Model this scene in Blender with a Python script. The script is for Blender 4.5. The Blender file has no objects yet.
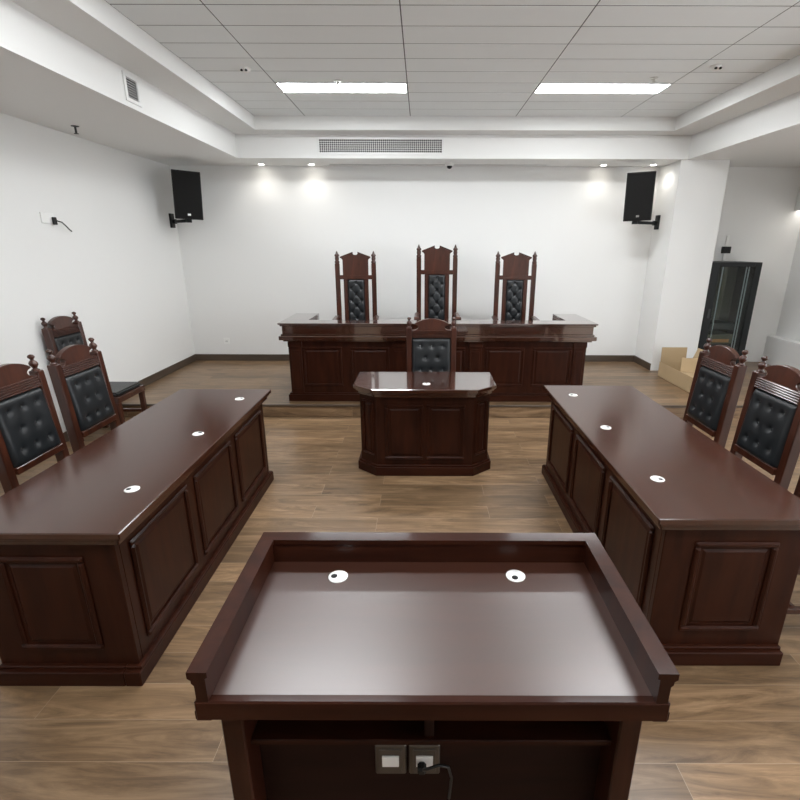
import bpy, bmesh, math, random
from mathutils import Matrix, Vector
random.seed(7)
C = bpy.context.scene.collection
PI = math.pi
R = math.radians
V = Vector

# ------------------------------------------------------------------ materials
def nodes(name):
    m = bpy.data.materials.new(name); m.use_nodes = True
    nt = m.node_tree
    return m, nt, nt.nodes['Principled BSDF']

def plain(name, col, rough=.5, metal=0, spec=.5, coat=0, coat_rough=.1, bump=0, bscale=200, var=0):
    m, nt, b = nodes(name)
    b.inputs['Base Color'].default_value = (*col, 1)
    b.inputs['Roughness'].default_value = rough
    b.inputs['Metallic'].default_value = metal
    b.inputs['Specular IOR Level'].default_value = spec
    b.inputs['Coat Weight'].default_value = coat
    b.inputs['Coat Roughness'].default_value = coat_rough
    tc = nt.nodes.new('ShaderNodeTexCoord')
    if var:
        n = nt.nodes.new('ShaderNodeTexNoise'); n.inputs['Scale'].default_value = 3
        n.inputs['Detail'].default_value = 4
        nt.links.new(tc.outputs['Object'], n.inputs['Vector'])
        mx = nt.nodes.new('ShaderNodeMix'); mx.data_type = 'RGBA'
        mx.inputs[6].default_value = (*[c * (1 - var) for c in col], 1)
        mx.inputs[7].default_value = (*[min(1, c * (1 + var)) for c in col], 1)
        nt.links.new(n.outputs['Fac'], mx.inputs[0])
        nt.links.new(mx.outputs[2], b.inputs['Base Color'])
    if bump:
        n2 = nt.nodes.new('ShaderNodeTexNoise'); n2.inputs['Scale'].default_value = bscale
        nt.links.new(tc.outputs['Object'], n2.inputs['Vector'])
        bp = nt.nodes.new('ShaderNodeBump'); bp.inputs['Strength'].default_value = bump
        bp.inputs['Distance'].default_value = .002
        nt.links.new(n2.outputs['Fac'], bp.inputs['Height'])
        nt.links.new(bp.outputs['Normal'], b.inputs['Normal'])
    return m

def emit(name, col, strength):
    m, nt, b = nodes(name)
    b.inputs['Base Color'].default_value = (.8, .8, .8, 1)
    b.inputs['Emission Color'].default_value = (*col, 1)
    b.inputs['Emission Strength'].default_value = strength
    return m

def wood(name, dark, light, stretch, rough=.3, coat=.5, coat_rough=.12, ior=1.5, spec=.5, detail=8, bior=1.5):
    m, nt, b = nodes(name)
    tc = nt.nodes.new('ShaderNodeTexCoord')
    mp = nt.nodes.new('ShaderNodeMapping'); mp.inputs['Scale'].default_value = stretch
    nt.links.new(tc.outputs['Object'], mp.inputs['Vector'])
    n = nt.nodes.new('ShaderNodeTexNoise'); n.inputs['Scale'].default_value = 6
    n.inputs['Detail'].default_value = detail; n.inputs['Distortion'].default_value = .6
    nt.links.new(mp.outputs['Vector'], n.inputs['Vector'])
    r = nt.nodes.new('ShaderNodeValToRGB')
    r.color_ramp.elements[0].position = .32; r.color_ramp.elements[0].color = (*dark, 1)
    r.color_ramp.elements[1].position = .68; r.color_ramp.elements[1].color = (*light, 1)
    nt.links.new(n.outputs['Fac'], r.inputs['Fac'])
    nt.links.new(r.outputs['Color'], b.inputs['Base Color'])
    b.inputs['Roughness'].default_value = rough
    b.inputs['Specular IOR Level'].default_value = spec
    b.inputs['Coat Weight'].default_value = coat
    b.inputs['Coat Roughness'].default_value = coat_rough
    b.inputs['Coat IOR'].default_value = ior
    b.inputs['IOR'].default_value = bior
    return m

def floor_mat():
    m, nt, b = nodes('laminate_planks')
    L = nt.links.new
    tc = nt.nodes.new('ShaderNodeTexCoord')
    br = nt.nodes.new('ShaderNodeTexBrick')
    br.inputs['Scale'].default_value = 1; br.inputs['Brick Width'].default_value = 1.22
    br.inputs['Row Height'].default_value = .166; br.inputs['Mortar Size'].default_value = .0011
    br.inputs['Mortar Smooth'].default_value = 0; br.offset = .37
    br.inputs['Color1'].default_value = (.0, .0, .0, 1); br.inputs['Color2'].default_value = (1, 1, 1, 1)
    br.inputs['Mortar'].default_value = (.5, .5, .5, 1)
    mpb = nt.nodes.new('ShaderNodeMapping'); mpb.inputs['Location'].default_value = (.3, .035, 0)
    L(tc.outputs['Object'], mpb.inputs['Vector']); L(mpb.outputs['Vector'], br.inputs['Vector'])
    # grain, shifted plank by plank
    sh = nt.nodes.new('ShaderNodeVectorMath'); sh.operation = 'MULTIPLY_ADD'
    sh.inputs[1].default_value = (7, 3, 5)
    L(br.outputs['Color'], sh.inputs[0]); L(tc.outputs['Object'], sh.inputs[2])
    mp = nt.nodes.new('ShaderNodeMapping'); mp.inputs['Scale'].default_value = (.8, 6, 6)
    L(sh.outputs['Vector'], mp.inputs['Vector'])
    n = nt.nodes.new('ShaderNodeTexNoise'); n.inputs['Scale'].default_value = 2.2
    n.inputs['Detail'].default_value = 12; n.inputs['Roughness'].default_value = .7; n.inputs['Distortion'].default_value = 1.4
    L(mp.outputs['Vector'], n.inputs['Vector'])
    r = nt.nodes.new('ShaderNodeValToRGB'); e = r.color_ramp.elements
    e[0].position = .33; e[0].color = (.100, .060, .031, 1)
    e[1].position = .70; e[1].color = (.345, .225, .128, 1)
    k = e.new(.5); k.color = (.200, .122, .064, 1)
    L(n.outputs['Fac'], r.inputs['Fac'])
    hv = nt.nodes.new('ShaderNodeMix'); hv.data_type = 'RGBA'; hv.blend_type = 'MULTIPLY'
    hv.inputs[0].default_value = 1
    tone = nt.nodes.new('ShaderNodeMapRange'); tone.inputs['To Min'].default_value = .68; tone.inputs['To Max'].default_value = 1.12
    sep = nt.nodes.new('ShaderNodeSeparateColor'); L(br.outputs['Color'], sep.inputs['Color']); L(sep.outputs[0], tone.inputs['Value'])
    cmb = nt.nodes.new('ShaderNodeCombineColor')
    for i in range(3): L(tone.outputs[0], cmb.inputs[i])
    L(r.outputs['Color'], hv.inputs[6]); L(cmb.outputs['Color'], hv.inputs[7])
    seam = nt.nodes.new('ShaderNodeMix'); seam.data_type = 'RGBA'
    seam.inputs[7].default_value = (.30, .22, .15, 1)
    L(br.outputs['Fac'], seam.inputs[0]); L(hv.outputs[2], seam.inputs[6])
    L(seam.outputs[2], b.inputs['Base Color'])
    b.inputs['Roughness'].default_value = .34
    b.inputs['Specular IOR Level'].default_value = .55
    return m

MAHD, MAHL = (.019, .0050, .0025), (.036, .0100, .0047)
M = {}
M['wood'] = wood('mahogany_upright', MAHD, MAHL, (3, 3, .4), rough=.4, coat=.16, coat_rough=.12, spec=.1)
M['wood_x'] = wood('mahogany_lengthwise', MAHD, MAHL, (.4, 3, 3), rough=.4, coat=.14, coat_rough=.12, spec=.08)
M['top_x'] = wood('mahogany_top', (.037, .0112, .0056), (.045, .0136, .0067), (.35, 3, 3), rough=.16, coat=1, coat_rough=.06, ior=2.3, spec=.9, detail=3)
M['top_y'] = wood('mahogany_top_deep', (.037, .0112, .0056), (.045, .0136, .0067), (3, .35, 3), rough=.17, coat=0, spec=.5, bior=1.78, detail=2)
M['satin'] = wood('mahogany_satin_top', (.037, .0112, .0056), (.045, .0136, .0067), (.35, 3, 3), rough=.35, coat=1, coat_rough=.34, ior=1.74, spec=.2, detail=3)
M['chairwood'] = wood('mahogany_chair', (.027, .0075, .0038), (.061, .0175, .0086), (3, 3, .5), rough=.32, spec=.35, coat=.35, coat_rough=.1)
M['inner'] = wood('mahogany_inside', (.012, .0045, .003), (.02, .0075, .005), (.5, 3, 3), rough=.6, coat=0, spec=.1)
M['leather'] = plain('black_leather', (.010, .0115, .013), rough=.36, spec=.45, bump=.25, bscale=350)
M['button'] = plain('black_button', (.010, .012, .015), rough=.25, spec=.6)
M['wall'] = plain('white_paint', (.80, .80, .785), rough=.85, spec=.2, bump=.05, bscale=60)
M['tile'] = plain('grey_ceiling_tile', (.835, .86, .86), rough=.8, spec=.2, var=.02)
M['gap'] = plain('joint_shade_grey', (.10, .10, .10), rough=.9)  # dark grey stands in for shade in the tile joints
M['floor'] = floor_mat()
M['base'] = wood('baseboard_brown', (.062, .044, .03), (.085, .062, .044), (.5, .5, 3), rough=.4, coat=0)
M['white'] = plain('white_plastic', (.85, .85, .83), rough=.35)
M['whitemetal'] = plain('white_metal', (.78, .78, .77), rough=.45)
M['blackp'] = plain('black_plastic', (.010, .010, .010), rough=.55, spec=.3)
M['blackm'] = plain('black_metal', (.010, .012, .0125), rough=.5, spec=.3)
M['hole'] = plain('dark_hole', (.006, .006, .006), rough=.8)
M['greyhole'] = plain('grille_depth', (.05, .05, .048), rough=.9)
M['silver'] = plain('silver_badge', (.6, .6, .58), rough=.3, metal=1)
M['card'] = plain('corrugated_cardboard', (.43, .315, .185), rough=.85, spec=.2, var=.06, bump=.2, bscale=40)
M['cardin'] = plain('cardboard_inside', (.46, .345, .21), rough=.85, spec=.2, var=.05)
M['bronze'] = plain('bronze_plate', (.10, .085, .07), rough=.35, metal=.5)
M['cable'] = plain('black_cable', (.01, .01, .01), rough=.5)
M['rail'] = plain('rail_light_line', (.75, .85, .88), rough=.35)  # pale tone painted in for bright lines of light behind the glass
M['darkgrey'] = plain('dark_grey_metal', (.045, .05, .052), rough=.35, metal=.3)
M['olive'] = plain('olive_panel', (.16, .16, .11), rough=.4)
M['orange'] = plain('copper_label', (.75, .36, .14), rough=.5)
M['panel'] = emit('led_diffuser', (.945, .975, 1), 21)
M['spotface'] = emit('downlight_face', (1, .95, .86), 14)
M['sky_pane'] = emit('daylight_pane', (.92, .96, 1), 2.9)
M['cove'] = emit('cove_strip', (1, .95, .88), 1.8)

def grille_mat():
    m, nt, b = nodes('speaker_mesh')
    tc = nt.nodes.new('ShaderNodeTexCoord')
    v = nt.nodes.new('ShaderNodeTexVoronoi'); v.inputs['Scale'].default_value = 160
    nt.links.new(tc.outputs['Object'], v.inputs['Vector'])
    r = nt.nodes.new('ShaderNodeValToRGB')
    r.color_ramp.elements[0].color = (.004, .004, .004, 1); r.color_ramp.elements[1].color = (.013, .0125, .012, 1)
    nt.links.new(v.outputs['Distance'], r.inputs['Fac']); nt.links.new(r.outputs['Color'], b.inputs['Base Color'])
    b.inputs['Roughness'].default_value = .75; b.inputs['Specular IOR Level'].default_value = .2
    return m
M['mesh'] = grille_mat()
def glass_mat():
    m, nt, b = nodes('tinted_glass')
    t = nt.nodes.new('ShaderNodeBsdfTransparent'); t.inputs['Color'].default_value = (.8, .83, .82, 1)
    gl = nt.nodes.new('ShaderNodeBsdfGlossy'); gl.inputs['Roughness'].default_value = .03; gl.inputs['Color'].default_value = (.8, .8, .8, 1)
    fr = nt.nodes.new('ShaderNodeFresnel'); fr.inputs['IOR'].default_value = 1.4
    mx = nt.nodes.new('ShaderNodeMixShader')
    nt.links.new(fr.outputs[0], mx.inputs[0]); nt.links.new(t.outputs[0], mx.inputs[1]); nt.links.new(gl.outputs[0], mx.inputs[2])
    nt.links.new(mx.outputs[0], nt.nodes['Material Output'].inputs['Surface'])
    nt.nodes.remove(b)
    return m
M['glass'] = glass_mat()

# ------------------------------------------------------------------ mesh builder
class MB:
    def __init__(s): s.bm = bmesh.new()
    def _add(s, t, mat):
        if mat is not None: t.transform(mat)
        me = bpy.data.meshes.new('t'); t.to_mesh(me); t.free()
        s.bm.from_mesh(me); bpy.data.meshes.remove(me)
    def box(s, a, b, bev=.003, mat=None, seg=1):
        t = bmesh.new(); bmesh.ops.create_cube(t, size=1)
        d = [abs(b[i] - a[i]) for i in range(3)]; c = [(a[i] + b[i]) / 2 for i in range(3)]
        for v in t.verts: v.co = V((v.co[i] * d[i] + c[i] for i in range(3)))
        bev = min(bev, min(d) * .4)
        if bev > 0: bmesh.ops.bevel(t, geom=t.edges[:], offset=bev, segments=seg, affect='EDGES')
        s._add(t, mat); return s
    def prism(s, pts, z0, z1, bev=.0, mat=None):          # polygon in xy, swept along z
        t = bmesh.new()
        f = t.faces.new([t.verts.new((x, y, z0)) for x, y in pts])
        r = bmesh.ops.extrude_face_region(t, geom=[f])
        for e in r['geom']:
            if isinstance(e, bmesh.types.BMVert): e.co.z = z1
        bmesh.ops.recalc_face_normals(t, faces=t.faces[:])
        if bev: bmesh.ops.bevel(t, geom=[e for e in t.edges if e.calc_face_angle(0) > .5], offset=bev, segments=1, affect='EDGES')
        s._add(t, mat); return s
    def cyl(s, p, q, r, n=16, r2=None):
        p, q = V(p), V(q); d = q - p
        t = bmesh.new(); bmesh.ops.create_cone(t, cap_ends=True, segments=n, radius1=r, radius2=r if r2 is None else r2, depth=d.length)
        m = Matrix.Translation((p + q) / 2) @ d.to_track_quat('Z', 'Y').to_matrix().to_4x4()
        s._add(t, m); return s
    def lathe(s, prof, at=(0, 0, 0), n=16, mat=None):
        t = bmesh.new(); rings = []
        for r, z in prof:
            rings.append([t.verts.new((r * math.cos(2 * PI * i / n), r * math.sin(2 * PI * i / n), z)) for i in range(n)])
        for a, b in zip(rings, rings[1:]):
            for i in range(n): t.faces.new((a[i], a[(i + 1) % n], b[(i + 1) % n], b[i]))
        t.faces.new(rings[0][::-1]); t.faces.new(rings[-1])
        bmesh.ops.recalc_face_normals(t, faces=t.faces[:])
        for f in t.faces: f.smooth = True
        m = Matrix.Translation(at)
        s._add(t, m if mat is None else mat @ m); return s
    def tube(s, pts, r, n=8):
        t = bmesh.new(); rings = []; pts = [V(p) for p in pts]
        for i, p in enumerate(pts):
            d = (pts[min(i + 1, len(pts) - 1)] - pts[max(i - 1, 0)]).normalized()
            q = d.to_track_quat('Z', 'Y')
            rings.append([t.verts.new(p + q @ V((r * math.cos(2 * PI * k / n), r * math.sin(2 * PI * k / n), 0))) for k in range(n)])
        for a, b in zip(rings, rings[1:]):
            for i in range(n): t.faces.new((a[i], a[(i + 1) % n], b[(i + 1) % n], b[i]))
        t.faces.new(rings[0][::-1]); t.faces.new(rings[-1])
        bmesh.ops.recalc_face_normals(t, faces=t.faces[:])
        for f in t.faces: f.smooth = True
        s._add(t, None); return s
    def shear(s, k, z0):                                   # rake: push back above z0
        for v in s.bm.verts:
            if v.co.z > z0: v.co.y += k * (v.co.z - z0)
        return s
    def xf(s, m): s.bm.transform(m); return s
    def build(s, name, mat, parent=None, label=None, loc=None):
        me = bpy.data.meshes.new(name); s.bm.to_mesh(me); s.bm.free()
        me.materials.append(mat)
        o = bpy.data.objects.new(name, me); C.objects.link(o)
        if parent: o.parent = parent
        if loc: o.location = loc
        if label: o['label'] = label
        return o

def thing(name, label, cat, loc=(0, 0, 0), rz=0, group=None):
    o = bpy.data.objects.new(name, None); C.objects.link(o)
    o.empty_display_size = .1
    o.location = loc; o.rotation_euler = (0, 0, rz)
    o['label'] = label; o['category'] = cat
    if group: o['group'] = group
    return o
def tag(o, label, cat, group=None):
    o['label'] = label; o['category'] = cat
    if group: o['group'] = group
    return o
def struct(name, mb, mat):
    o = mb.build(name, mat); o['kind'] = 'structure'; return o
def kids(o): return [c for c in C.objects if c.parent == o]
def dup(root, loc, rz, label):
    r = root.copy(); C.objects.link(r); r.location = loc; r.rotation_euler = (0, 0, rz); r['label'] = label
    for ch in kids(root):
        c = ch.copy(); C.objects.link(c); c.parent = r
        for g in kids(ch):
            d = g.copy(); C.objects.link(d); d.parent = c
    return r

# ------------------------------------------------------------------ the room
XL, XR, YB, YF = -3.364, 5.05, 7.13, -2.6
ZC, ZS, ZL, ZD, YD = 3.18, 2.78, 3.04, .14, 5.02
struct('floor', MB().box((XL, YF, -.1), (XR + .15, YD + .3, 0), 0), M['floor'])
struct('floor_platform', MB().box((XL, YD, 0.0), (XR + .15, YB, ZD), .004), M['floor'])
struct('trim_1', MB().box((XL, YD - .012, ZD - .02), (XR, YD + .012, ZD + .002), .003), M['base'])
struct('wall_left', MB().box((XL - .15, YF, -.1), (XL, YB + .15, 3.4), 0), M['wall'])
struct('wall_back', MB().box((XL, YB, -.1), (XR + .3, YB + .15, 3.4), 0), M['wall'])
struct('wall_front', MB().box((XL, YF - .15, -.1), (XR + .3, YF, 3.4), 0), M['wall'])
PX0, PX1, PY = 3.155, 3.755, 6.58
struct('wall_pillar', MB().box((PX0, PY, 0.05), (PX1, YB + .02, ZS + .05), .004), M['wall'])
# right wall: low wall, window band set back, head beam
WZ0, WZ1 = .535, 2.235
struct('wall_right', MB().box((XR, YF, -.1), (XR + .25, YB, WZ0), .004).box((XR, YF, WZ1), (XR + .25, YB, 3.4), .004)
       .box((XR + .13, 3.2, WZ0 - .02), (XR + .25, YB, WZ1 + .02), 0).box((XR + .13, YF, WZ0 - .02), (XR + .25, -2.3, WZ1 + .02), 0), M['wall'])
for k, (y0, y1) in enumerate(((-2.3, -.5), (-.45, 1.35), (1.4, 3.2))):
    fr = MB()
    fr.box((XR + .14, y0, WZ0), (XR + .2, y0 + .06, WZ1)).box((XR + .14, y1 - .06, WZ0), (XR + .2, y1, WZ1))
    fr.box((XR + .14, y0, WZ0), (XR + .2, y1, WZ0 + .06)).box((XR + .14, y0, WZ1 - .06), (XR + .2, y1, WZ1))
    w = struct('window_%d' % (k + 1), fr, M['whitemetal'])
    MB().box((XR + .17, y0 + .05, WZ0 + .05), (XR + .18, y1 - .05, WZ1 - .05), 0).build('pane', M['sky_pane'], w)
struct('trim_2', MB().box((XR + .02, 5.7, WZ1 - .012), (XR + .11, 7.10, WZ1 + .004), .002), M['cove'])

# soffit all round with a stepped ledge
sf = MB()
SL, SR, SB, SF = -2.236, 3.214, 6.53, -1.75
TL, TR, TB, TF = -1.917, 2.89, 6.286, -1.514
sf.box((XL, YF, ZS), (SL, YB, 3.4), 0).box((SR, YF, ZS), (XR + .1, YB, 3.4), 0)
sf.box((SL, SB, ZS), (SR, YB, 3.4), 0).box((SL, YF, ZS), (SR, SF, 3.4), 0)
sf.box((SL, SF, ZL), (TL, SB, 3.39), 0).box((TR, SF, ZL), (SR, SB, 3.39), 0)
sf.box((TL, TB, ZL), (TR, SB, 3.39), 0).box((TL, SF, ZL), (TR, TF, 3.39), 0)
struct('ceiling_soffit', sf, M['wall'])
# tiles
tl = MB(); cols = [TL] + [-.14 + 1.2 * k for k in range(-1, 3)] + [TR]
rows = [TB - .3 * k for k in range(27)]
lit_rows = {3, 11, 19}; lit_cols = {1, 3}
g = .006
for j in range(26):
    for i in range(len(cols) - 1):
        x0, x1, y0, y1 = cols[i] + .004, cols[i + 1] - .004, rows[j + 1] + g, rows[j] - g
        if j in lit_rows and i in lit_cols: continue
        tl.box((x0, y0, ZC), (x1, y1, ZC + .008), .001)
struct('ceiling', tl, M['tile'])
struct('ceiling_joint_shade', MB().box((TL, TF, ZC + .002), (TR, TB, ZC + .05), 0), M['gap'])  # solid dark sheet that paints the shadow lines between tiles
first = None
names = {(3, 1): 'recessed LED ceiling panel on the left, above the air grille', (3, 3): 'recessed LED ceiling panel on the right of the tiled ceiling'}
for j in sorted(lit_rows):
    for i in sorted(lit_cols):
        x0, x1, y0, y1 = cols[i], cols[i + 1], rows[j + 1], rows[j]
        t = thing('ceiling_light', names.get((j, i), 'LED ceiling panel further forward over the room, out of the picture'), 'light',
                  ((x0 + x1) / 2, (y0 + y1) / 2, ZC), 0, 'recessed LED ceiling panels')
        hx, hy = (x1 - x0) / 2 - .004, (y1 - y0) / 2 - .004
        MB().box((-hx, -hy, -.004), (hx, -hy + .012, .001), .001).box((-hx, hy - .012, -.004), (hx, hy, .001), .001)\
            .box((-hx, -hy, -.004), (-hx + .012, hy, .001), .001).box((hx - .012, -hy, -.004), (hx, hy, .001), .001).build('frame', M['whitemetal'], t)
        MB().box((-hx + .011, -hy + .011, -.003), (hx - .011, hy - .011, .001), 0).build('diffuser', M['panel'], t)
# baseboards
bz = .095
struct('baseboard_back', MB().box((XL, YB - .014, ZD), (PX0, YB, ZD + bz), .003), M['base'])
struct('baseboard_left', MB().box((XL, YD, ZD), (XL + .014, YB - .014, ZD + bz), .003).box((XL, YF, 0), (XL + .014, YD - .012, bz), .003), M['base'])
struct('baseboard_pillar', MB().box((PX0 - .014, PY + .005, ZD), (PX0, YB - .014, ZD + bz), .003), M['base'])
struct('door_1', MB().box((-1.2, YF - .01, 0), (.9, YF + .04, 2.1), .005), M['wood'])

# ------------------------------------------------------------------ panel helper
def frame_m(o, u, v):
    u, v = V(u), V(v); n = u.cross(v); o = V(o)
    return Matrix(((u.x, v.x, n.x, o.x), (u.y, v.y, n.y, o.y), (u.z, v.z, n.z, o.z), (0, 0, 0, 1)))
def raised(parent, m, u0, u1, v0, v1, mw=.026, h=.012, mat=None):
    mat = mat or M['wood']; mb = MB()
    for a, b in (((u0, v0), (u1, v0 + mw)), ((u0, v1 - mw), (u1, v1)), ((u0, v0 + mw), (u0 + mw, v1 - mw)), ((u1 - mw, v0 + mw), (u1, v1 - mw))):
        mb.box((a[0], a[1], -.002), (b[0], b[1], h), .006)
        mb.box((a[0] + .007, a[1] + .007, h - .003), (b[0] - .007, b[1] - .007, h + .0025), .002)
    # raised field with a sloping margin
    e, s = mw + .008, .016
    t = bmesh.new()
    o = [(u0 + e, v0 + e), (u1 - e, v0 + e), (u1 - e, v1 - e), (u0 + e, v1 - e)]
    i = [(u0 + e + s, v0 + e + s), (u1 - e - s, v0 + e + s), (u1 - e - s, v1 - e - s), (u0 + e + s, v1 - e - s)]
    A = [t.verts.new((x, y, -.002)) for x, y in o]; B = [t.verts.new((x, y, .005)) for x, y in i]
    t.faces.new(B)
    for k in range(4): t.faces.new((A[k], A[(k + 1) % 4], B[(k + 1) % 4], B[k]))
    mb._add(t, None); mb.xf(m)
    return mb.build('raised_panel', mat, parent)

def grommet(parent, x, y, z, ang):
    g = MB().lathe([(.0, 0), (.031, 0), (.032, .002), (.029, .004), (.0, .0045)], (x, y, z), 24).build('cable_grommet', M['white'], parent, 'round white plastic cable grommet')
    a = R(ang)
    MB().lathe([(0, 0), (.0105, 0), (.0105, .001), (0, .001)], (x + .013 * math.cos(a), y + .013 * math.sin(a), z + .004), 14).build('cable_hole', M['hole'], g)

# ------------------------------------------------------------------ the two long side tables
def long_table(label, x0, x1, y0, y1, inner, group):
    # inner: +1 when the panelled long side faces +X, -1 when it faces -X
    cx, cy = (x0 + x1) / 2, (y0 + y1) / 2
    t = thing('long_table', label, 'table', (cx, cy, 0), 0, group)
    hx, hy = (x1 - x0) / 2, (y1 - y0) / 2
    tp = MB().box((-hx, -hy, .716), (hx, hy, .745), .004)
    tp.box((-hx + .014, -hy + .014, .698), (hx - .014, hy - .014, .717), .005)
    tp.box((-hx + .026, -hy + .026, .676), (hx - .026, hy - .026, .699), .004)
    tp.build('tabletop', M['top_y'], t)
    f = inner; bx = f * (hx - .06)          # face of the long panel
    bk = -f * (hx - .035)
    MB().box((bx - f * .03, -hy + .0755, .08), (bx, hy - .0755, .68), .001).build('front_panel', M['wood'], t)
    for s in (-1, 1):
        MB().box((min(bk, bx), s * (hy - .045) - (.03 if s > 0 else 0), .08), (max(bk, bx), s * (hy - .045) + (.03 if s < 0 else 0), .68), .003).build('end_panel', M['wood'], t)
    pl = MB()
    def ring(o, za, zb):
        pl.box((bx - f * .05, -hy + .045 - o, za), (bx + f * min(o, .02), hy - .045 + o, zb), .004)
        for s in (-1, 1):
            ya = s * (hy - .045 + o); yb = s * (hy - .045 - .05)
            xe = bx - f * .0505
            pl.box((min(bk, xe), min(ya, yb), za), (max(bk, xe), max(ya, yb), zb), .004)
    ring(.038, 0, .072); ring(.018, .07, .086)
    pl.build('plinth', M['wood_x'], t)
    MB().box((bk - .02, -hy + .05, .60), (bk + .02, hy - .05, .68), .003).build('back_rail', M['wood_x'], t)
    if f > 0: m = frame_m((bx, 0, 0), (0, 1, 0), (0, 0, 1))
    else: m = frame_m((bx, 0, 0), (0, -1, 0), (0, 0, 1))
    L = 2 * hy - .09; st = .085; w = (L - 4 * st) / 3
    for k in range(3):
        a = -L / 2 + st + k * (w + st); raised(t, m, a, a + w, .145, .625)
    for s in (-1, 1):
        m = frame_m((0, s * (hy - .045), 0), (-s, 0, 0), (0, 0, 1)) if s > 0 else frame_m((0, -(hy - .045), 0), (1, 0, 0), (0, 0, 1))
        a, b = (-f * (hx - .15) , bx - f * .13)
        a, b = min(a, b), max(a, b)
        if s > 0: a, b = -b, -a
        raised(t, m, a, b, .165, .615)
    return t
G = 'long panelled tables down the two sides'
lt = long_table('long mahogany panelled table on the left side, beneath the wall cable', -1.815, -1.135, 1.60, 3.54, 1, G)
for i, y in enumerate((1.95, 2.62, 3.29)): grommet(lt, -1.282 + 1.475, y - 2.57, .745, (200, 60, 20)[i])
rt = long_table('long mahogany panelled table on the right side, in front of the carton', .945, 1.632, 1.715, 3.67, -1, G)
for i, y in enumerate((2.06, 2.735, 3.40)): grommet(rt, 1.098 - 1.2885, y - 2.6875, .745, (-40, 10, 200)[i])

# ------------------------------------------------------------------ clerk desk with clipped corners
cd = thing('clerk_desk', 'small eight-sided mahogany desk standing in the middle of the floor', 'desk', (.024, 3.8, 0))
def oct_pts(o):
    return [(-.563 - o, .285 + o * .3), (-.563 - o, -.13 - o * .4), (-.405 - o * .4, -.268 - o), (.405 + o * .4, -.268 - o), (.563 + o, -.13 - o * .4), (.563 + o, .285 + o * .3)]
def oct_in(k):   # body footprint, k inset
    return [(-.52 + k, .24), (-.52 + k, -.055 + k * .4), (-.38 + k * .4, -.175 + k), (.38 - k * .4, -.175 + k), (.52 - k, -.055 + k * .4), (.52 - k, .24)]
tp = MB().prism(oct_pts(-.004), .715, .745, .004).prism(oct_pts(-.022), .698, .716, .004).prism(oct_pts(-.04), .672, .699, .003)
tp.build('tabletop', M['top_x'], cd)
def wallring(mb, ptsO, ptsI, z0, z1, mat=None):
    for k in range(len(ptsO) - 1):
        mb.prism([ptsO[k], ptsO[k + 1], ptsI[k + 1], ptsI[k]], z0, z1, .002)
wb = MB(); wallring(wb, oct_in(0), oct_in(.03), .08, .675); wb.build('body_panel', M['wood'], cd)
wb = MB(); wallring(wb, oct_in(-.03), oct_in(.02), 0, .072); wallring(wb, oct_in(-.016), oct_in(.02), .07, .088); wb.build('plinth', M['wood_x'], cd)
mF = frame_m((0, -.175, 0), (1, 0, 0), (0, 0, 1))
raised(cd, mF, -.315, -.012, .135, .60); raised(cd, mF, .012, .315, .135, .60)
for s in (-1, 1):
    a, b = (V((-.52, -.055, 0)), V((-.38, -.175, 0))) if s < 0 else (V((.38, -.175, 0)), V((.52, -.055, 0)))
    u = (b - a).normalized(); raised(cd, frame_m(a, u, (0, 0, 1)), .03, .155, .16, .62, mw=.016)
grommet(cd, .012, -.105, .745, 90)

# ------------------------------------------------------------------ judges' bench
bn = thing('judges_bench', 'long mahogany judges bench on the raised platform at the back', 'bench', (.165, 5.17, ZD))
W = 1.595
def ushape(mb, o, z0, z1, d=.18, depth=.72, bev=.004):
    mb.box((-W - o, -o, z0), (W + o, d, z1), bev)
    for s in (-1, 1):
        mb.box((min(s * (W + o), s * (W - .2)), d - .01, z0), (max(s * (W + o), s * (W - .2)), depth, z1), bev)
tp = MB(); ushape(tp, .075, .848, .864); ushape(tp, .06, .828, .85); ushape(tp, .042, .745, .83)
ushape(tp, .055, .725, .747); ushape(tp, .075, .685, .727); ushape(tp, .04, .665, .687)
tp.build('raised_ledge', M['top_x'], bn)
bd = MB().box((-W, 0, .06), (W, .03, .68), .002)
for s in (-1, 1): bd.box((min(s * W, s * (W - .03)), .02, .06), (max(s * W, s * (W - .03)), .72, .68), .002)
bd.build('body_panel', M['wood'], bn)
pl = MB()
for o, za, zb in ((.03, 0, .075), (.018, .073, .092)):
    pl.box((-W - o, -o, za), (W + o, .04, zb), .004)
    for s in (-1, 1): pl.box((min(s * (W + o), s * (W - .04)), .03, za), (max(s * (W + o), s * (W - .04)), .72, zb), .004)
pl.build('plinth', M['wood_x'], bn)
MB().box((-W + .03, .17, .58), (W - .03, .70, .61), .003).build('desk_surface', M['top_x'], bn)
mF = frame_m((0, 0, 0), (1, 0, 0), (0, 0, 1))
for a, b in ((-1.445, -1.025), (-.935, -.515), (-.30, -.025), (.025, .30), (.515, .935), (1.025, 1.445)):
    raised(bn, mF, a, b, .17, .60)
for x in (-1.52, -.41, .41, 1.52):
    MB().box((x - .065, -.016, .09), (x + .065, .004, .60), .004).box((x - .075, -.024, .60), (x + .075, .004, .665), .006)\
        .box((x - .045, -.021, .14), (x + .045, -.01, .56), .004).build('pilaster', M['wood'], bn)
for s in (-1, 1):
    m = frame_m((s * W, .37, 0), (0, s, 0), (0, 0, 1)); raised(bn, m, -.26, .26, .17, .60)

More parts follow.
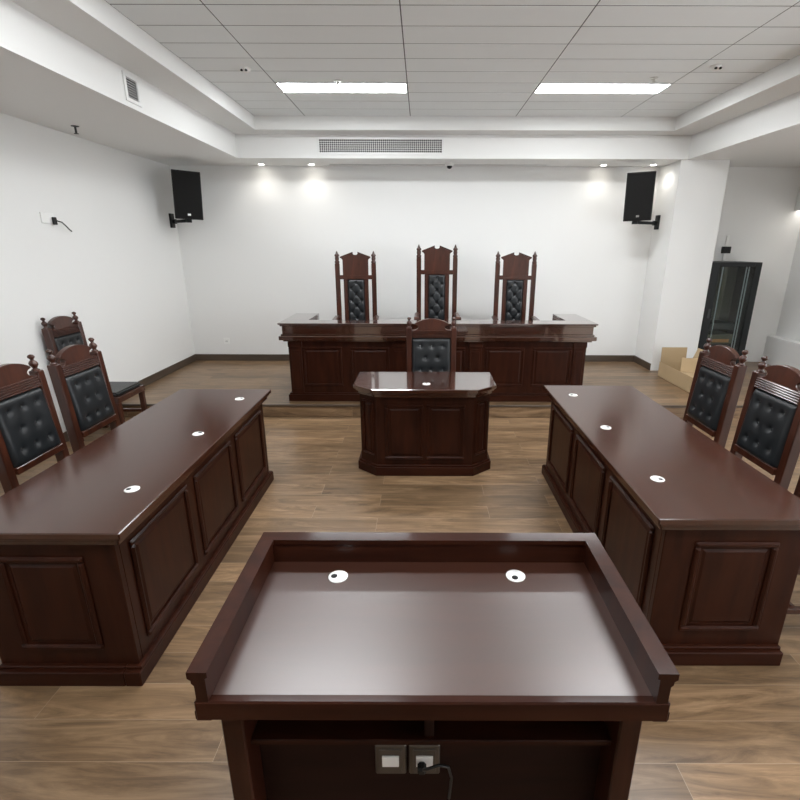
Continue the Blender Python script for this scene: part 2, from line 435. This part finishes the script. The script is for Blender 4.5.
# ------------------------------------------------------------------ near lectern desk
nd = thing('front_desk', 'mahogany standing desk with raised rim in the foreground, grey sheen on top', 'desk', (.027, 1.19, 0))
hx = .575; y0, y1 = -.29, .293
MB().box((-hx + .015, y0, .716), (hx - .015, y1 - .015, .74), .003).build('tabletop', M['satin'], nd)
ap = MB().box((-hx + .006, y0 - .006, .684), (hx - .006, y0 + .02, .742), .004)
ap.build('front_apron', M['wood_x'], nd)
def rim(mb, a, b, ax, out):
    # a..b along the rim; ax 0: side rim at x = out side, ax 1: back rim
    prof = [(0.0, .684), (.034, .684), (.037, .69), (.037, .712), (.034, .716), (.034, .732), (.028, .738), (.028, .79), (.034, .797), (.034, .806), (.042, .812), (.042, .83), (-.006, .83), (-.006, .815), (0, .812)]
    t = bmesh.new()
    ra = [t.verts.new((p, a, z) if ax == 0 else (a, p, z)) for p, z in prof]
    rb = [t.verts.new((p, b, z) if ax == 0 else (b, p, z)) for p, z in prof]
    n = len(prof)
    for i in range(n): t.faces.new((ra[i], ra[(i + 1) % n], rb[(i + 1) % n], rb[i]))
    t.faces.new(ra); t.faces.new(rb[::-1])
    for v in t.verts:
        if ax == 0: v.co.x = out * (hx - .042 + v.co.x)
        else: v.co.y = y1 - .042 + v.co.y
    bmesh.ops.recalc_face_normals(t, faces=t.faces[:])
    mb._add(t, None)
for s in (-1, 1):
    mb = MB(); rim(mb, y0 - .004, y1 - .0425, 0, s); mb.xf(Matrix.Translation((0, 0, -.0003))); mb.build('side_rim', M['wood'], nd)
mb = MB(); rim(mb, -hx + .0005, hx - .0005, 1, 0); mb.build('back_rim', M['wood_x'], nd)
lx = .526
for s in (-1, 1):
    MB().box((min(s * lx, s * (lx - .055)), y0 + .022, .0), (max(s * lx, s * (lx - .055)), y1 - .05, .69), .004).build('side_panel', M['wood'], nd)
MB().box((-lx + .05, y1 - .075, .0), (lx - .05, y1 - .05, .707), .003).build('back_panel', M['wood'], nd)
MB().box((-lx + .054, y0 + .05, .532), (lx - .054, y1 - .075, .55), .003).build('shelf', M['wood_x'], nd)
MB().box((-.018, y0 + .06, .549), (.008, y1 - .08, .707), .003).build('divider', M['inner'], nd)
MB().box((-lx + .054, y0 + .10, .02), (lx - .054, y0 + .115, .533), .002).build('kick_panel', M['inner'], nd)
grommet(nd, -.273 - .027, 1.361 - 1.19, .74, 185); grommet(nd, .311 - .027, 1.367 - 1.19, .74, 250)
for k, x in enumerate((-.105, -.012)):
    px = x - .005
    MB().box((px - .043, y0 + .089, .372), (px + .043, y0 + .101, .482), .004).box((px - .032, y0 + .086, .386), (px + .032, y0 + .09, .468), .002).build('socket_plate', M['bronze'], nd, 'bronze coloured square socket plate').name
for k, x in enumerate((-.110, -.017)):
    MB().box((x - .023, y0 + .082, .410), (x + .023, y0 + .087, .448), .001).build('socket_insert', M['white'], nd, 'white rectangular socket insert')
pg = thing('power_plug', 'black plug with a short cord in the foreground desk socket', 'plug', (.027 - .02 + .012, 1.19 + y0 + .082, .425))
MB().box((-.028, -.026, -.013), (-.004, 0, .012), .006).build('plug_body', M['blackp'], pg)
MB().tube([(-.016, -.02, .004), (-.002, -.03, .02), (.03, -.03, .035), (.055, -.024, .02), (.065, -.018, -.03), (.06, -.01, -.12)], .004).build('cord', M['cable'], pg)

# ------------------------------------------------------------------ chairs
def pad(w, z0, z1, buttons, depth, yb, segs, ruf=.011, nx=36, nz=48):
    """tufted pad facing -Y, back plane at y = yb"""
    t = bmesh.new(); h = z1 - z0; g = []
    def hgt(x, z):
        eu = min(1, (w / 2 - abs(x)) / .03); ev = min(1, min(z - z0, z1 - z) / .03)
        e = math.sqrt(max(0, 1 - (1 - eu) ** 2)) * math.sqrt(max(0, 1 - (1 - ev) ** 2))
        d = depth * (.25 + .75 * e)
        for bx, bz in buttons:
            r2 = (x - bx) ** 2 + (z - bz) ** 2
            d -= ruf * math.exp(-r2 / .00022) * e + ruf * .45 * math.exp(-r2 / .0014) * e
        for (ax, az), (cx_, cz) in segs:
            dx, dz = cx_ - ax, cz - az; L2 = dx * dx + dz * dz
            q = max(0, min(1, ((x - ax) * dx + (z - az) * dz) / L2))
            r2 = (x - ax - q * dx) ** 2 + (z - az - q * dz) ** 2
            d -= ruf * .42 * math.exp(-r2 / .00007) * e
        return d
    for j in range(nz + 1):
        g.append([t.verts.new((-w / 2 + w * i / nx, yb - hgt(-w / 2 + w * i / nx, z0 + h * j / nz), z0 + h * j / nz)) for i in range(nx + 1)])
    for j in range(nz):
        for i in range(nx): t.faces.new((g[j][i], g[j][i + 1], g[j + 1][i + 1], g[j + 1][i])).smooth = True
    ring = [g[0][i] for i in range(nx + 1)] + [g[j][nx] for j in range(1, nz + 1)] + [g[nz][i] for i in range(nx - 1, -1, -1)] + [g[j][0] for j in range(nz - 1, 0, -1)]
    bk = [t.verts.new((v.co.x, yb, v.co.z)) for v in ring]
    n = len(ring)
    for i in range(n): t.faces.new((ring[i], bk[i], bk[(i + 1) % n], ring[(i + 1) % n]))
    t.faces.new(bk[::-1])
    bmesh.ops.recalc_face_normals(t, faces=t.faces[:])
    mb = MB(); mb._add(t, None)
    ys = [yb - hgt(bx, bz) for bx, bz in buttons]
    return mb, ys

KR, ZR = .125, .47      # rake of the backs
def side_chair(label, loc, rz, group):
    t = thing('tufted_chair', label, 'chair', loc, rz, group)
    yb = .215; px = .2
    for s in (-1, 1):
        p = MB().box((s * px - .024, yb - .03, .0), (s * px + .024, yb + .03, 1.075), .005)
        p.lathe([(.021, 0), (.021, .008), (.012, .014), (.013, .02), (.022, .034), (.024, .044), (.018, .056), (.009, .064), (.010, .07), (.017, .078), (.019, .085), (.013, .093), (.004, .097)], (s * px, yb, 1.073), 14)
        p.shear(KR, ZR).build('back_post', M['chairwood'], t)
        MB().box((s * .195 - .022, -.235, 0), (s * .195 + .022, -.19, .40), .005).build('front_leg', M['chairwood'], t)
        MB().box((s * .2 - .012, -.2, .17), (s * .2 + .012, .2, .20), .003).build('side_stretcher', M['chairwood'], t)
    MB().box((-.19, .0, .172), (.19, .022, .198), .003).build('cross_stretcher', M['chairwood'], t)
    fr = MB().box((-.222, -.24, .39), (.222, -.212, .445), .004).box((-.2, .19, .39), (.2, .215, .445), .004)
    for s in (-1, 1): fr.box((min(s * .222, s * .19), -.22, .39), (max(s * .222, s * .19), .2, .445), .004)
    fr.build('seat_frame', M['chairwood'], t)
    # seat cushion
    st = MB().box((-.205, -.225, .44), (.205, .185, .485), .016, seg=3)
    st.build('seat_cushion', M['leather'], t)
    # crest rail: arched board with upturned tips
    arc = [(.154 * math.sin(a) / math.sin(R(44)), 1.110 + .045 * (math.cos(a) - math.cos(R(44))) / (1 - math.cos(R(44)))) for a in [R(-44 + 88 * q / 14) for q in range(15)]]
    pts = [(-.172, 1.05), (-.142, 1.056), (-.122, 1.068), (-.116, 1.082), (-.128, 1.094), (-.154, 1.102)] + arc + [(.154, 1.102), (.128, 1.094), (.116, 1.082), (.122, 1.068), (.142, 1.056), (.172, 1.05)]
    m = Matrix(((1, 0, 0, 0), (0, 0, -1, yb + .018), (0, 1, 0, 0), (0, 0, 0, 1)))
    cr = MB().prism(pts, 0, .036, .003, m)
    cr.shear(KR, ZR).build('crest_rail', M['chairwood'], t)
    rr = MB().box((-.18, yb - .018, .985), (.18, yb + .02, 1.055), .003)
    for k in range(5): rr.box((-.178, yb - .027, .990 + k * .0128), (.178, yb - .012, .9985 + k * .0128), .0035)
    rr.shear(KR, ZR).build('reeded_rail', M['chairwood'], t)
    MB().box((-.18, yb - .02, .585), (.18, yb + .02, .625), .004).shear(KR, ZR).build('lower_rail', M['chairwood'], t)
    MB().box((-.18, yb + .004, .62), (.18, yb + .018, .99), .002).shear(KR, ZR).build('back_board', M['chairwood'], t)
    bts = [(-.1, .915), (0, .915), (.1, .915), (-.055, .808), (.055, .808), (-.1, .70), (0, .70), (.1, .70)]
    sg = [(bts[a], bts[b]) for a, b in ((0, 3), (1, 3), (1, 4), (2, 4), (3, 5), (3, 6), (4, 6), (4, 7))]
    mb, ys = pad(.35, .622, .985, bts, .036, yb + .006, [], ruf=.012)
    pd = mb.shear(KR, ZR).build('back_cushion', M['leather'], t)
    for (bx, bz), y in zip(bts, ys):
        MB().lathe([(.0, 0), (.009, 0), (.010, .003), (.006, .006), (0, .007)], (0, 0, 0), 12, Matrix.Translation((bx, y + .003, bz)) @ Matrix.Rotation(R(90), 4, 'X')).shear(KR, ZR).build('button', M['button'], pd)
    return t
CG = 'low-backed tufted chairs'
ck = side_chair('tufted black leather chair behind the small eight-sided desk, facing forward', (.085, 4.105, 0), 0, CG)
lx_, rx_ = -2.272 + .3, 1.99 - .3
dup(ck, (lx_, 2.59, 0), R(90), 'tufted black chair at the left table, cut by the photo edge')
dup(ck, (lx_, 3.135, 0), R(90), 'tufted black chair at the left table, next to the wall-side chair')
dup(ck, (-3.01, 4.49, 0), R(90), 'tufted chair alone against the left wall, its seat in view')
dup(ck, (rx_ + .005, 3.175, 0), R(-90), 'tufted black chair at the right table, in front of the glass-door cabinet')
dup(ck, (rx_ + .015, 2.61, 0), R(-90), 'tufted black chair at the right table, nearer of the two tall backs in view')
dup(ck, (rx_ + .015, 2.06, 0), R(-90), 'chair of which only a leg shows past the right table end')

def judge_chair(label, loc, scale, group):
    t = thing('high_back_chair', label, 'chair', loc, 0, group)
    S = scale; yb = .22
    for s in (-1, 1):
        x = s * .222
        p = MB().box((x - .028, yb - .026, 0), (x + .028, yb + .026, 1.44), .005)
        p.lathe([(.025, 0), (.029, .01), (.029, .03), (.021, .04), (.025, .05), (.026, .075), (.020, .083), (.029, .095), (.029, .108), (.017, .122), (.011, .140), (.003, .158)], (x, yb, 1.438), 14)
        p.shear(.03, .5).build('back_post', M['chairwood'], t)
        MB().lathe([(.02, 0), (.026, .05), (.018, .1), (.03, .25), (.022, .34), (.03, .38), (.03, .42)], (s * .235, -.22, 0), 14).build('front_leg', M['chairwood'], t)
        am = MB().box((s * .245 - .03, -.24, .755), (s * .245 + .03, .21, .788), .01, seg=2).cyl((s * .245 - .03, -.235, .765), (s * .245 + .03, -.235, .765), .024)
        am.lathe([(.022, .44), (.026, .5), (.016, .55), (.024, .66), (.018, .70), (.026, .757)], (s * .24, -.19, 0), 14)
        am.build('armrest', M['chairwood'], t)
        MB().box((s * .235 - .012, -.21, .15), (s * .235 + .012, .21, .18), .003).build('side_stretcher', M['chairwood'], t)
    fr = MB().box((-.26, -.26, .40), (.26, .2, .455), .006).build('seat_frame', M['chairwood'], t)
    MB().box((-.24, -.25, .45), (.24, .185, .51), .02, seg=3).build('seat_cushion', M['leather'], t)
    for s in (-1, 1):
        MB().box((s * .128 - .024, yb - .016, .46), (s * .128 + .024, yb + .016, 1.25), .003).shear(.03, .5).build('back_stile', M['chairwood'], t)
    MB().box((-.2, yb - .02, 1.245), (.2, yb + .018, 1.297), .003).shear(.03, .5).build('top_rail', M['chairwood'], t)
    MB().box((-.2, yb - .014, .56), (.2, yb + .014, .60), .003).shear(.03, .5).build('lower_rail', M['chairwood'], t)
    m = Matrix(((1, 0, 0, 0), (0, 0, -1, yb + .016), (0, 1, 0, 0), (0, 0, 0, 1)))
    pts = [(-.156, 1.294), (-.156, 1.485), (-.168, 1.50), (-.188, 1.513), (-.182, 1.524), (-.03, 1.582), (-.028, 1.556), (-.012, 1.547), (.012, 1.547), (.028, 1.556), (.03, 1.582), (.182, 1.524), (.188, 1.513), (.168, 1.50), (.156, 1.485), (.156, 1.294)]
    cr = MB().prism(pts, 0, .032, .003, m)
    for s in (-1, 1):
        d = [(s * .188, 1.512), (s * .182, 1.526), (s * .03, 1.584), (s * .03, 1.570), (s * .158, 1.510)]
        if s > 0: d = d[::-1]
        cr.prism(d, -.004, .044, .002, m)
    cr.shear(.03, .5).build('crest', M['chairwood'], t)
    MB().box((-.106, yb + .003, .60), (.106, yb + .014, 1.247), .002).shear(.03, .5).build('back_board', M['chairwood'], t)
    bts = []; rowz = [1.203 - .075 * k for k in range(9)]
    for k, z in enumerate(rowz):
        bts += [(0, z)] if k % 2 == 0 else [(-.062, z), (.062, z)]
    sg = []
    for a in bts:
        for b in bts:
            if a < b and abs(a[1] - b[1]) > .07 and abs(a[1] - b[1]) < .08 and abs(a[0] - b[0]) < .07: sg.append((a, b))
    mb, ys = pad(.206, .602, 1.243, bts, .034, yb + .004, sg, ruf=.013, nx=28, nz=84)
    pd = mb.shear(.03, .5).build('back_cushion', M['leather'], t)
    for (bx, bz), y in zip(bts, ys):
        MB().lathe([(.0, 0), (.007, 0), (.008, .003), (.005, .005), (0, .006)], (0, 0, 0), 10, Matrix.Translation((bx, y + .003, bz)) @ Matrix.Rotation(R(90), 4, 'X')).shear(.03, .5).build('button', M['button'], pd)
    return t
JG = 'high-backed chairs behind the bench'
JY = 6.16
jc = judge_chair('middle and tallest of the three high-backed chairs behind the bench', (.187, JY, ZD), 1, JG)
jc.scale = (1.03, 1, 1.035)
a = dup(jc, (-.828, JY, ZD), R(3), 'leftmost of the three high-backed chairs behind the bench'); a.scale = (1.03, 1, .985)
a = dup(jc, (1.17, JY, ZD), R(-3), 'rightmost of the three high-backed chairs behind the bench'); a.scale = (1.03, 1, .985)

# ------------------------------------------------------------------ loudspeakers
def speaker(label, loc, rz, rx, roll, plate_x, plate_y, side):
    t = thing('loudspeaker', label, 'speaker', loc, 0, 'wall loudspeakers')
    m = Matrix.Rotation(rz, 4, 'Z') @ Matrix.Rotation(rx, 4, 'X') @ Matrix.Rotation(roll, 4, 'Y')
    MB().prism([(-.165, -.15), (.165, -.15), (.115, .14), (-.115, .14)], -.28, .28, .006).xf(m).build('cabinet', M['blackp'], t)
    MB().box((-.155, -.16, -.268), (.155, -.145, .268), .006).xf(m).build('grille', M['mesh'], t)
    MB().box((-.018, -.164, -.235), (.018, -.158, -.212), .002).xf(m).build('badge', M['silver'], t, 'small silver badge')
    px, py = plate_x - loc[0], plate_y - loc[1]
    b = MB()
    b.box((px - .016, py - .045, -.38), (px + .016, py + .045, -.20), .004)
    b.cyl((px, py, -.30), (px - side * .06, py - .01, -.30), .03)
    b.tube([(px - side * .04, py, -.30), (px * .55, py * .55, -.302), (0, 0, -.302)], .02)
    b.cyl((0, 0, -.325), (0, 0, -.26), .035)
    b.box((-.07, -.05, -.285), (.07, .05, -.270), .003, m)
    b.build('wall_bracket', M['blackm'], t)
    return t
speaker('black loudspeaker on a bracket high on the left wall', (-2.99, 6.68, 2.375), R(33), R(5), R(2), XL + .012, 6.98, -1)
speaker('black loudspeaker on a bracket on the side of the white pillar', (2.715, 6.66, 2.37), R(-16), R(5), R(-2), PX0 - .012, 6.97, 1)

# ------------------------------------------------------------------ equipment rack in the alcove
M['rackback'] = plain('olive_back', (.10, .10, .07), rough=.6)
rk = thing('equipment_rack', 'black glass-door equipment cabinet in the alcove right of the pillar', 'cabinet', (4.10, 6.86, ZD))
hw, hd, H = .325, .25, 1.44
sh = MB()
for s in (-1, 1): sh.box((min(s * hw, s * (hw - .02)), -hd + .03, .03), (max(s * hw, s * (hw - .02)), hd, H), .003)
sh.box((-hw, hd - .02, .03), (hw, hd, H), .003).box((-hw, -hd + .03, H - .03), (hw, hd, H), .003).box((-hw, -hd + .03, .03), (hw, hd, .06), .003)
sh.build('cabinet_shell', M['blackm'], rk)
MB().box((-hw + .02, -hd + .05, 0), (hw - .02, hd - .03, .032), .003).build('base_plinth', M['blackm'], rk)
dr = MB()
fw = .085
dr.box((-hw, -hd, .035), (-hw + fw + .02, -hd + .028, H), .004).box((hw - fw, -hd, .035), (hw, -hd + .028, H), .004)
dr.box((-hw + fw + .02, -hd, H - .055), (hw - fw, -hd + .028, H), .004).box((-hw + fw + .02, -hd, .035), (hw - fw, -hd + .028, .1), .004)
do = dr.build('door', M['blackm'], rk)
MB().box((-hw + fw + .01, -hd + .012, .09), (hw - fw + .01, -hd + .017, H - .05), 0).build('glass_pane', M['glass'], do)
MB().box((-hw + .045, -hd - .016, .72), (-hw + .07, -hd + .002, .84), .004).build('handle', M['darkgrey'], do)
MB().box((-hw + .022, hd - .04, .07), (hw - .022, hd - .021, H - .035), .002).build('rear_panel', M['rackback'], rk)
for x in (-.145, .165, .20):  # rails that also carry the painted light lines
    MB().box((x - .005, -hd + .05, .08), (x + .005, -hd + .065, H - .06), .002).build('mounting_rail', M['rail'], rk)
for z, h, mt in ((.36, .13, 'olive'), (.55, .09, 'darkgrey'), (.19, .12, 'darkgrey')):
    u = MB().box((-.185, -hd + .055, z), (.155, .15, z + h), .004).build('rack_unit', M[mt], rk)
    if mt == 'olive':
        MB().box((-.12, -hd + .050, z + .02), (.11, -hd + .056, z + .065), .002).build('label_strip', M['orange'], u, 'copper coloured label strip')
MB().box((-.02, -.02, .66), (.03, .0, H - .05), .006).tube([(-.1, .0, .66), (-.11, .02, .9), (-.09, .03, 1.2), (-.1, .02, 1.38)], .018).build('cable_bundle', M['olive'], rk)

# ------------------------------------------------------------------ cardboard carton
cb = thing('cardboard_carton', 'open brown cardboard carton on the platform at the foot of the pillar', 'box', (3.125, 5.42, ZD), R(0))
bw, bl, bh, th = .40, .88, .19, .006
MB().box((0, 0, 0), (bw, bl, th), .001).box((0, 0, 0), (th, bl, bh), .001).box((bw - th, 0, 0), (bw, bl, bh), .001)\
    .box((th, 0, 0), (bw - th, th, bh), .001).box((th, bl - th, 0), (bw - th, bl, bh), .001).build('carton_body', M['card'], cb)
MB().box((.01, 0, 0), (bw - .06, th, .19), .001).xf(Matrix.Translation((0, bl - th, bh)) @ Matrix.Rotation(R(-4), 4, 'X')).build('flap', M['card'], cb)
MB().box((.012, 0, 0), (bw - .02, th, .17), .001).xf(Matrix.Translation((0, .36, bh - .01)) @ Matrix.Rotation(R(-5), 4, 'X')).build('flap', M['card'], cb)
MB().box((.004, .004, bh - .008), (bw - .004, .36, bh - .002), .001).build('lid_panel', M['card'], cb)
MB().box((0, .37, 0), (th, bl - .02, .2), .001).xf(Matrix.Translation((bw - .004, 0, bh)) @ Matrix.Rotation(R(20), 4, 'Y')).build('flap', M['cardin'], cb)
# ------------------------------------------------------------------ fittings
def downlight(x, y, label):
    t = thing('downlight', label, 'light', (x, y, ZS), 0, 'small round soffit downlights')
    MB().lathe([(.03, -.002), (.045, -.006), (.048, 0), (.048, .004), (.03, .004)], (0, 0, 0), 24).build('trim_ring', M['whitemetal'], t)
    MB().lathe([(0, -.0045), (.033, -.0045), (.033, -.001), (0, -.001)], (0, 0, 0), 20).build('lens', M['spotface'], t)
    l = bpy.data.lights.new('downlight_lamp', 'SPOT'); l.energy = 2.6; l.color = (1, .96, .9); l.spot_size = R(150); l.spot_blend = .9; l.shadow_soft_size = .03
    o = bpy.data.objects.new('downlight_lamp', l); C.objects.link(o); o.location = (0, -.12, -.02); o.parent = t
downlight(-2.095, 6.99, 'soffit downlight nearest the left loudspeaker')
downlight(-1.441, 6.99, 'soffit downlight just left of the air grille')
downlight(2.351, 6.99, 'soffit downlight just left of the right loudspeaker')
downlight(2.98, 6.95, 'soffit downlight beside the pillar, above the right loudspeaker')

gr = thing('air_grille', 'long white air grille in the soffit face above the bench', 'vent', (-.503, SB, 2.915))
gx, gz = .735, .07
MB().box((-gx - .028, -.012, -gz - .026), (gx + .028, 0, -gz), .002).box((-gx - .028, -.012, gz), (gx + .028, 0, gz + .026), .002)\
    .box((-gx - .028, -.012, -gz), (-gx, 0, gz), .002).box((gx, -.012, -gz), (gx + .028, 0, gz), .002).build('frame', M['whitemetal'], gr)
MB().box((-gx, -.003, -gz), (gx, -.0005, gz), 0).build('backing', M['greyhole'], gr)
sl = MB()
for k in range(1, 6): sl.box((-gx, -.009, -gz + k * gz * 2 / 6 - .0025), (gx, -.004, -gz + k * gz * 2 / 6 + .0025), .0005)
for k in range(1, 60): sl.box((-gx + k * gx * 2 / 60 - .0025, -.011, -gz), (-gx + k * gx * 2 / 60 + .0025, -.006, gz), .0005)
sl.build('slats', M['whitemetal'], gr)

sv = thing('side_vent', 'small white louvred vent in the left soffit face', 'vent', (SL, 4.303, 2.915))
MB().box((0, -.105, -.098), (.012, .105, -.07), .002).box((0, -.105, .07), (.012, .105, .098), .002).box((0, -.105, -.07), (.012, -.075, .07), .002).box((0, .075, -.07), (.012, .105, .07), .002).build('frame', M['whitemetal'], sv)
MB().box((.0005, -.075, -.07), (.002, .075, .07), 0).build('backing', M['hole'], sv)
sl = MB()
for k in range(8): sl.box((.002, -.075, -.061 + k * .0176), (.0035, .075, -.057 + k * .0176), .0005)
sl.build('slats', M['whitemetal'], sv)

st = thing('slot_diffuser', 'thin linear slot vent in the soffit underside above the bench', 'vent', (.2, 6.99, ZS))
MB().box((-1.42, -.03, -.004), (1.42, -.018, .002), .001).box((-1.42, .018, -.004), (1.42, .03, .002), .001).build('frame', M['whitemetal'], st)
MB().box((-1.41, -.018, -.001), (1.41, .018, .001), 0).build('slot', M['greyhole'], st)

dc = thing('dome_camera', 'small white dome camera with a dark eye under the soffit', 'camera', (.345, 6.86, ZS + .001))
MB().lathe([(.03, .03), (.03, 0), (.056, 0), (.056, -.028), (.046, -.036), (0, -.036)][::-1], (0, 0, 0), 24).build('housing', M['white'], dc)
MB().lathe([(0, -.07), (.018, -.066), (.03, -.054), (.035, -.036), (0, -.034)], (0, 0, 0), 20).build('dome', M['blackp'], dc)

def detector(x, y, label):
    t = thing('ceiling_detector', label, 'detector', (x, y, ZC), 0, 'ceiling detectors')
    MB().lathe([(0, -.030), (.03, -.028), (.042, -.018), (.045, 0), (0, 0)], (0, 0, 0), 20).build('housing', M['white'], t)
    MB().cyl((-.018, -.03, -.024), (-.018, -.046, -.028), .009, 10).cyl((.018, -.03, -.024), (.018, -.046, -.028), .009, 10).build('sensor_eye', M['hole'], t)
detector(-1.475, 4.71, 'small white ceiling detector left of the left LED panel')
detector(2.39, 4.63, 'small white ceiling detector in front of the right LED panel')

def sprinkler(x, y, z, label, drop=.05, mt='silver'):
    t = thing('fire_sprinkler', label, 'sprinkler', (x, y, z), 0, 'pendant fire sprinklers')
    MB().lathe([(.012, .03), (.012, 0), (.034, 0), (.03, -.006), (.012, -.009), (0, -.009)][::-1], (0, 0, 0), 18).build('escutcheon', M[mt], t)
    MB().cyl((0, 0, -.005), (0, 0, -drop), .009, 10).lathe([(0, -drop - .004), (.02, -drop - .003), (.02, -drop), (0, -drop)], (0, 0, 0), 12).build('head', M[mt], t)
sprinkler(-3.08, 4.87, ZS + .001, 'chrome fire sprinkler under the left soffit, close to the wall', .06, 'darkgrey')
sprinkler(-.76, 5.03, ZC, 'small sprinkler right in front of the left LED panel', .03)
sprinkler(2.02, 4.93, ZC, 'small sprinkler right in front of the right LED panel', .03)

wb_ = thing('wall_socket', 'white wall socket high on the left wall with a dangling cable', 'socket', (XL, 4.66, 2.005))
MB().box((0, -.065, -.045), (.012, .03, .045), .003).build('faceplate', M['white'], wb_)
MB().box((0, .03, -.045), (.009, .1, .045), .003).build('side_plate', M['white'], wb_)
pc = thing('loose_cable', 'black plug and cord hanging from the left wall socket', 'cable', (XL + .012, 4.735, 1.985))
MB().box((0, -.02, -.035), (.022, .02, .03), .004).build('plug_body', M['blackp'], pc)
MB().tube([(.018, .015, .0), (.04, .05, -.012), (.045, .09, -.045), (.04, .125, -.068), (.035, .165, -.088)], .006).build('cord', M['cable'], pc)

ws = thing('wall_socket', 'small white socket low on the back wall, left of the bench', 'socket', (-2.868, YB, .433))
MB().box((-.043, -.01, -.043), (.043, 0, .043), .003).build('faceplate', M['white'], ws)
MB().box((-.012, -.0115, -.012), (-.006, -.0095, .006), 0).box((.006, -.0115, -.012), (.012, -.0095, .006), 0).build('socket_slots', M['hole'], ws)

dv = thing('wall_controller', 'black wall control box with white conduit above the glass-door cabinet', 'control box', (4.21, YB, 1.73))
MB().box((-.055, -.05, -.045), (.055, 0, .045), .005).build('box', M['blackp'], dv)
MB().box((-.018, -.02, .04), (.018, 0, .19), .003).box((-.018, -.02, -.14), (.018, 0, -.04), .003).build('conduit', M['white'], dv)

# ------------------------------------------------------------------ world, camera, view
w = bpy.data.worlds.new('World'); bpy.context.scene.world = w; w.use_nodes = True
w.node_tree.nodes['Background'].inputs[0].default_value = (.8, .9, 1, 1)
w.node_tree.nodes['Background'].inputs[1].default_value = .3
cam = bpy.data.cameras.new('camera'); co = bpy.data.objects.new('camera', cam); C.objects.link(co)
cam.sensor_width = 36; cam.lens = 490.16 / 800 * 36
cam.shift_x = -(421.8 - 400) / 800
cam.clip_start = .05
co.matrix_world = Matrix.Translation((0, 0, 1.78)) @ Matrix.Rotation(PI / 2 - .3057, 4, 'X') @ Matrix.Rotation(.0028, 4, 'Z')
S = bpy.context.scene
S.camera = co
S.view_settings.view_transform = 'Standard'; S.view_settings.look = 'None'; S.view_settings.gamma = 1
S.view_settings.use_curve_mapping = False
S.view_settings.exposure = 1.2
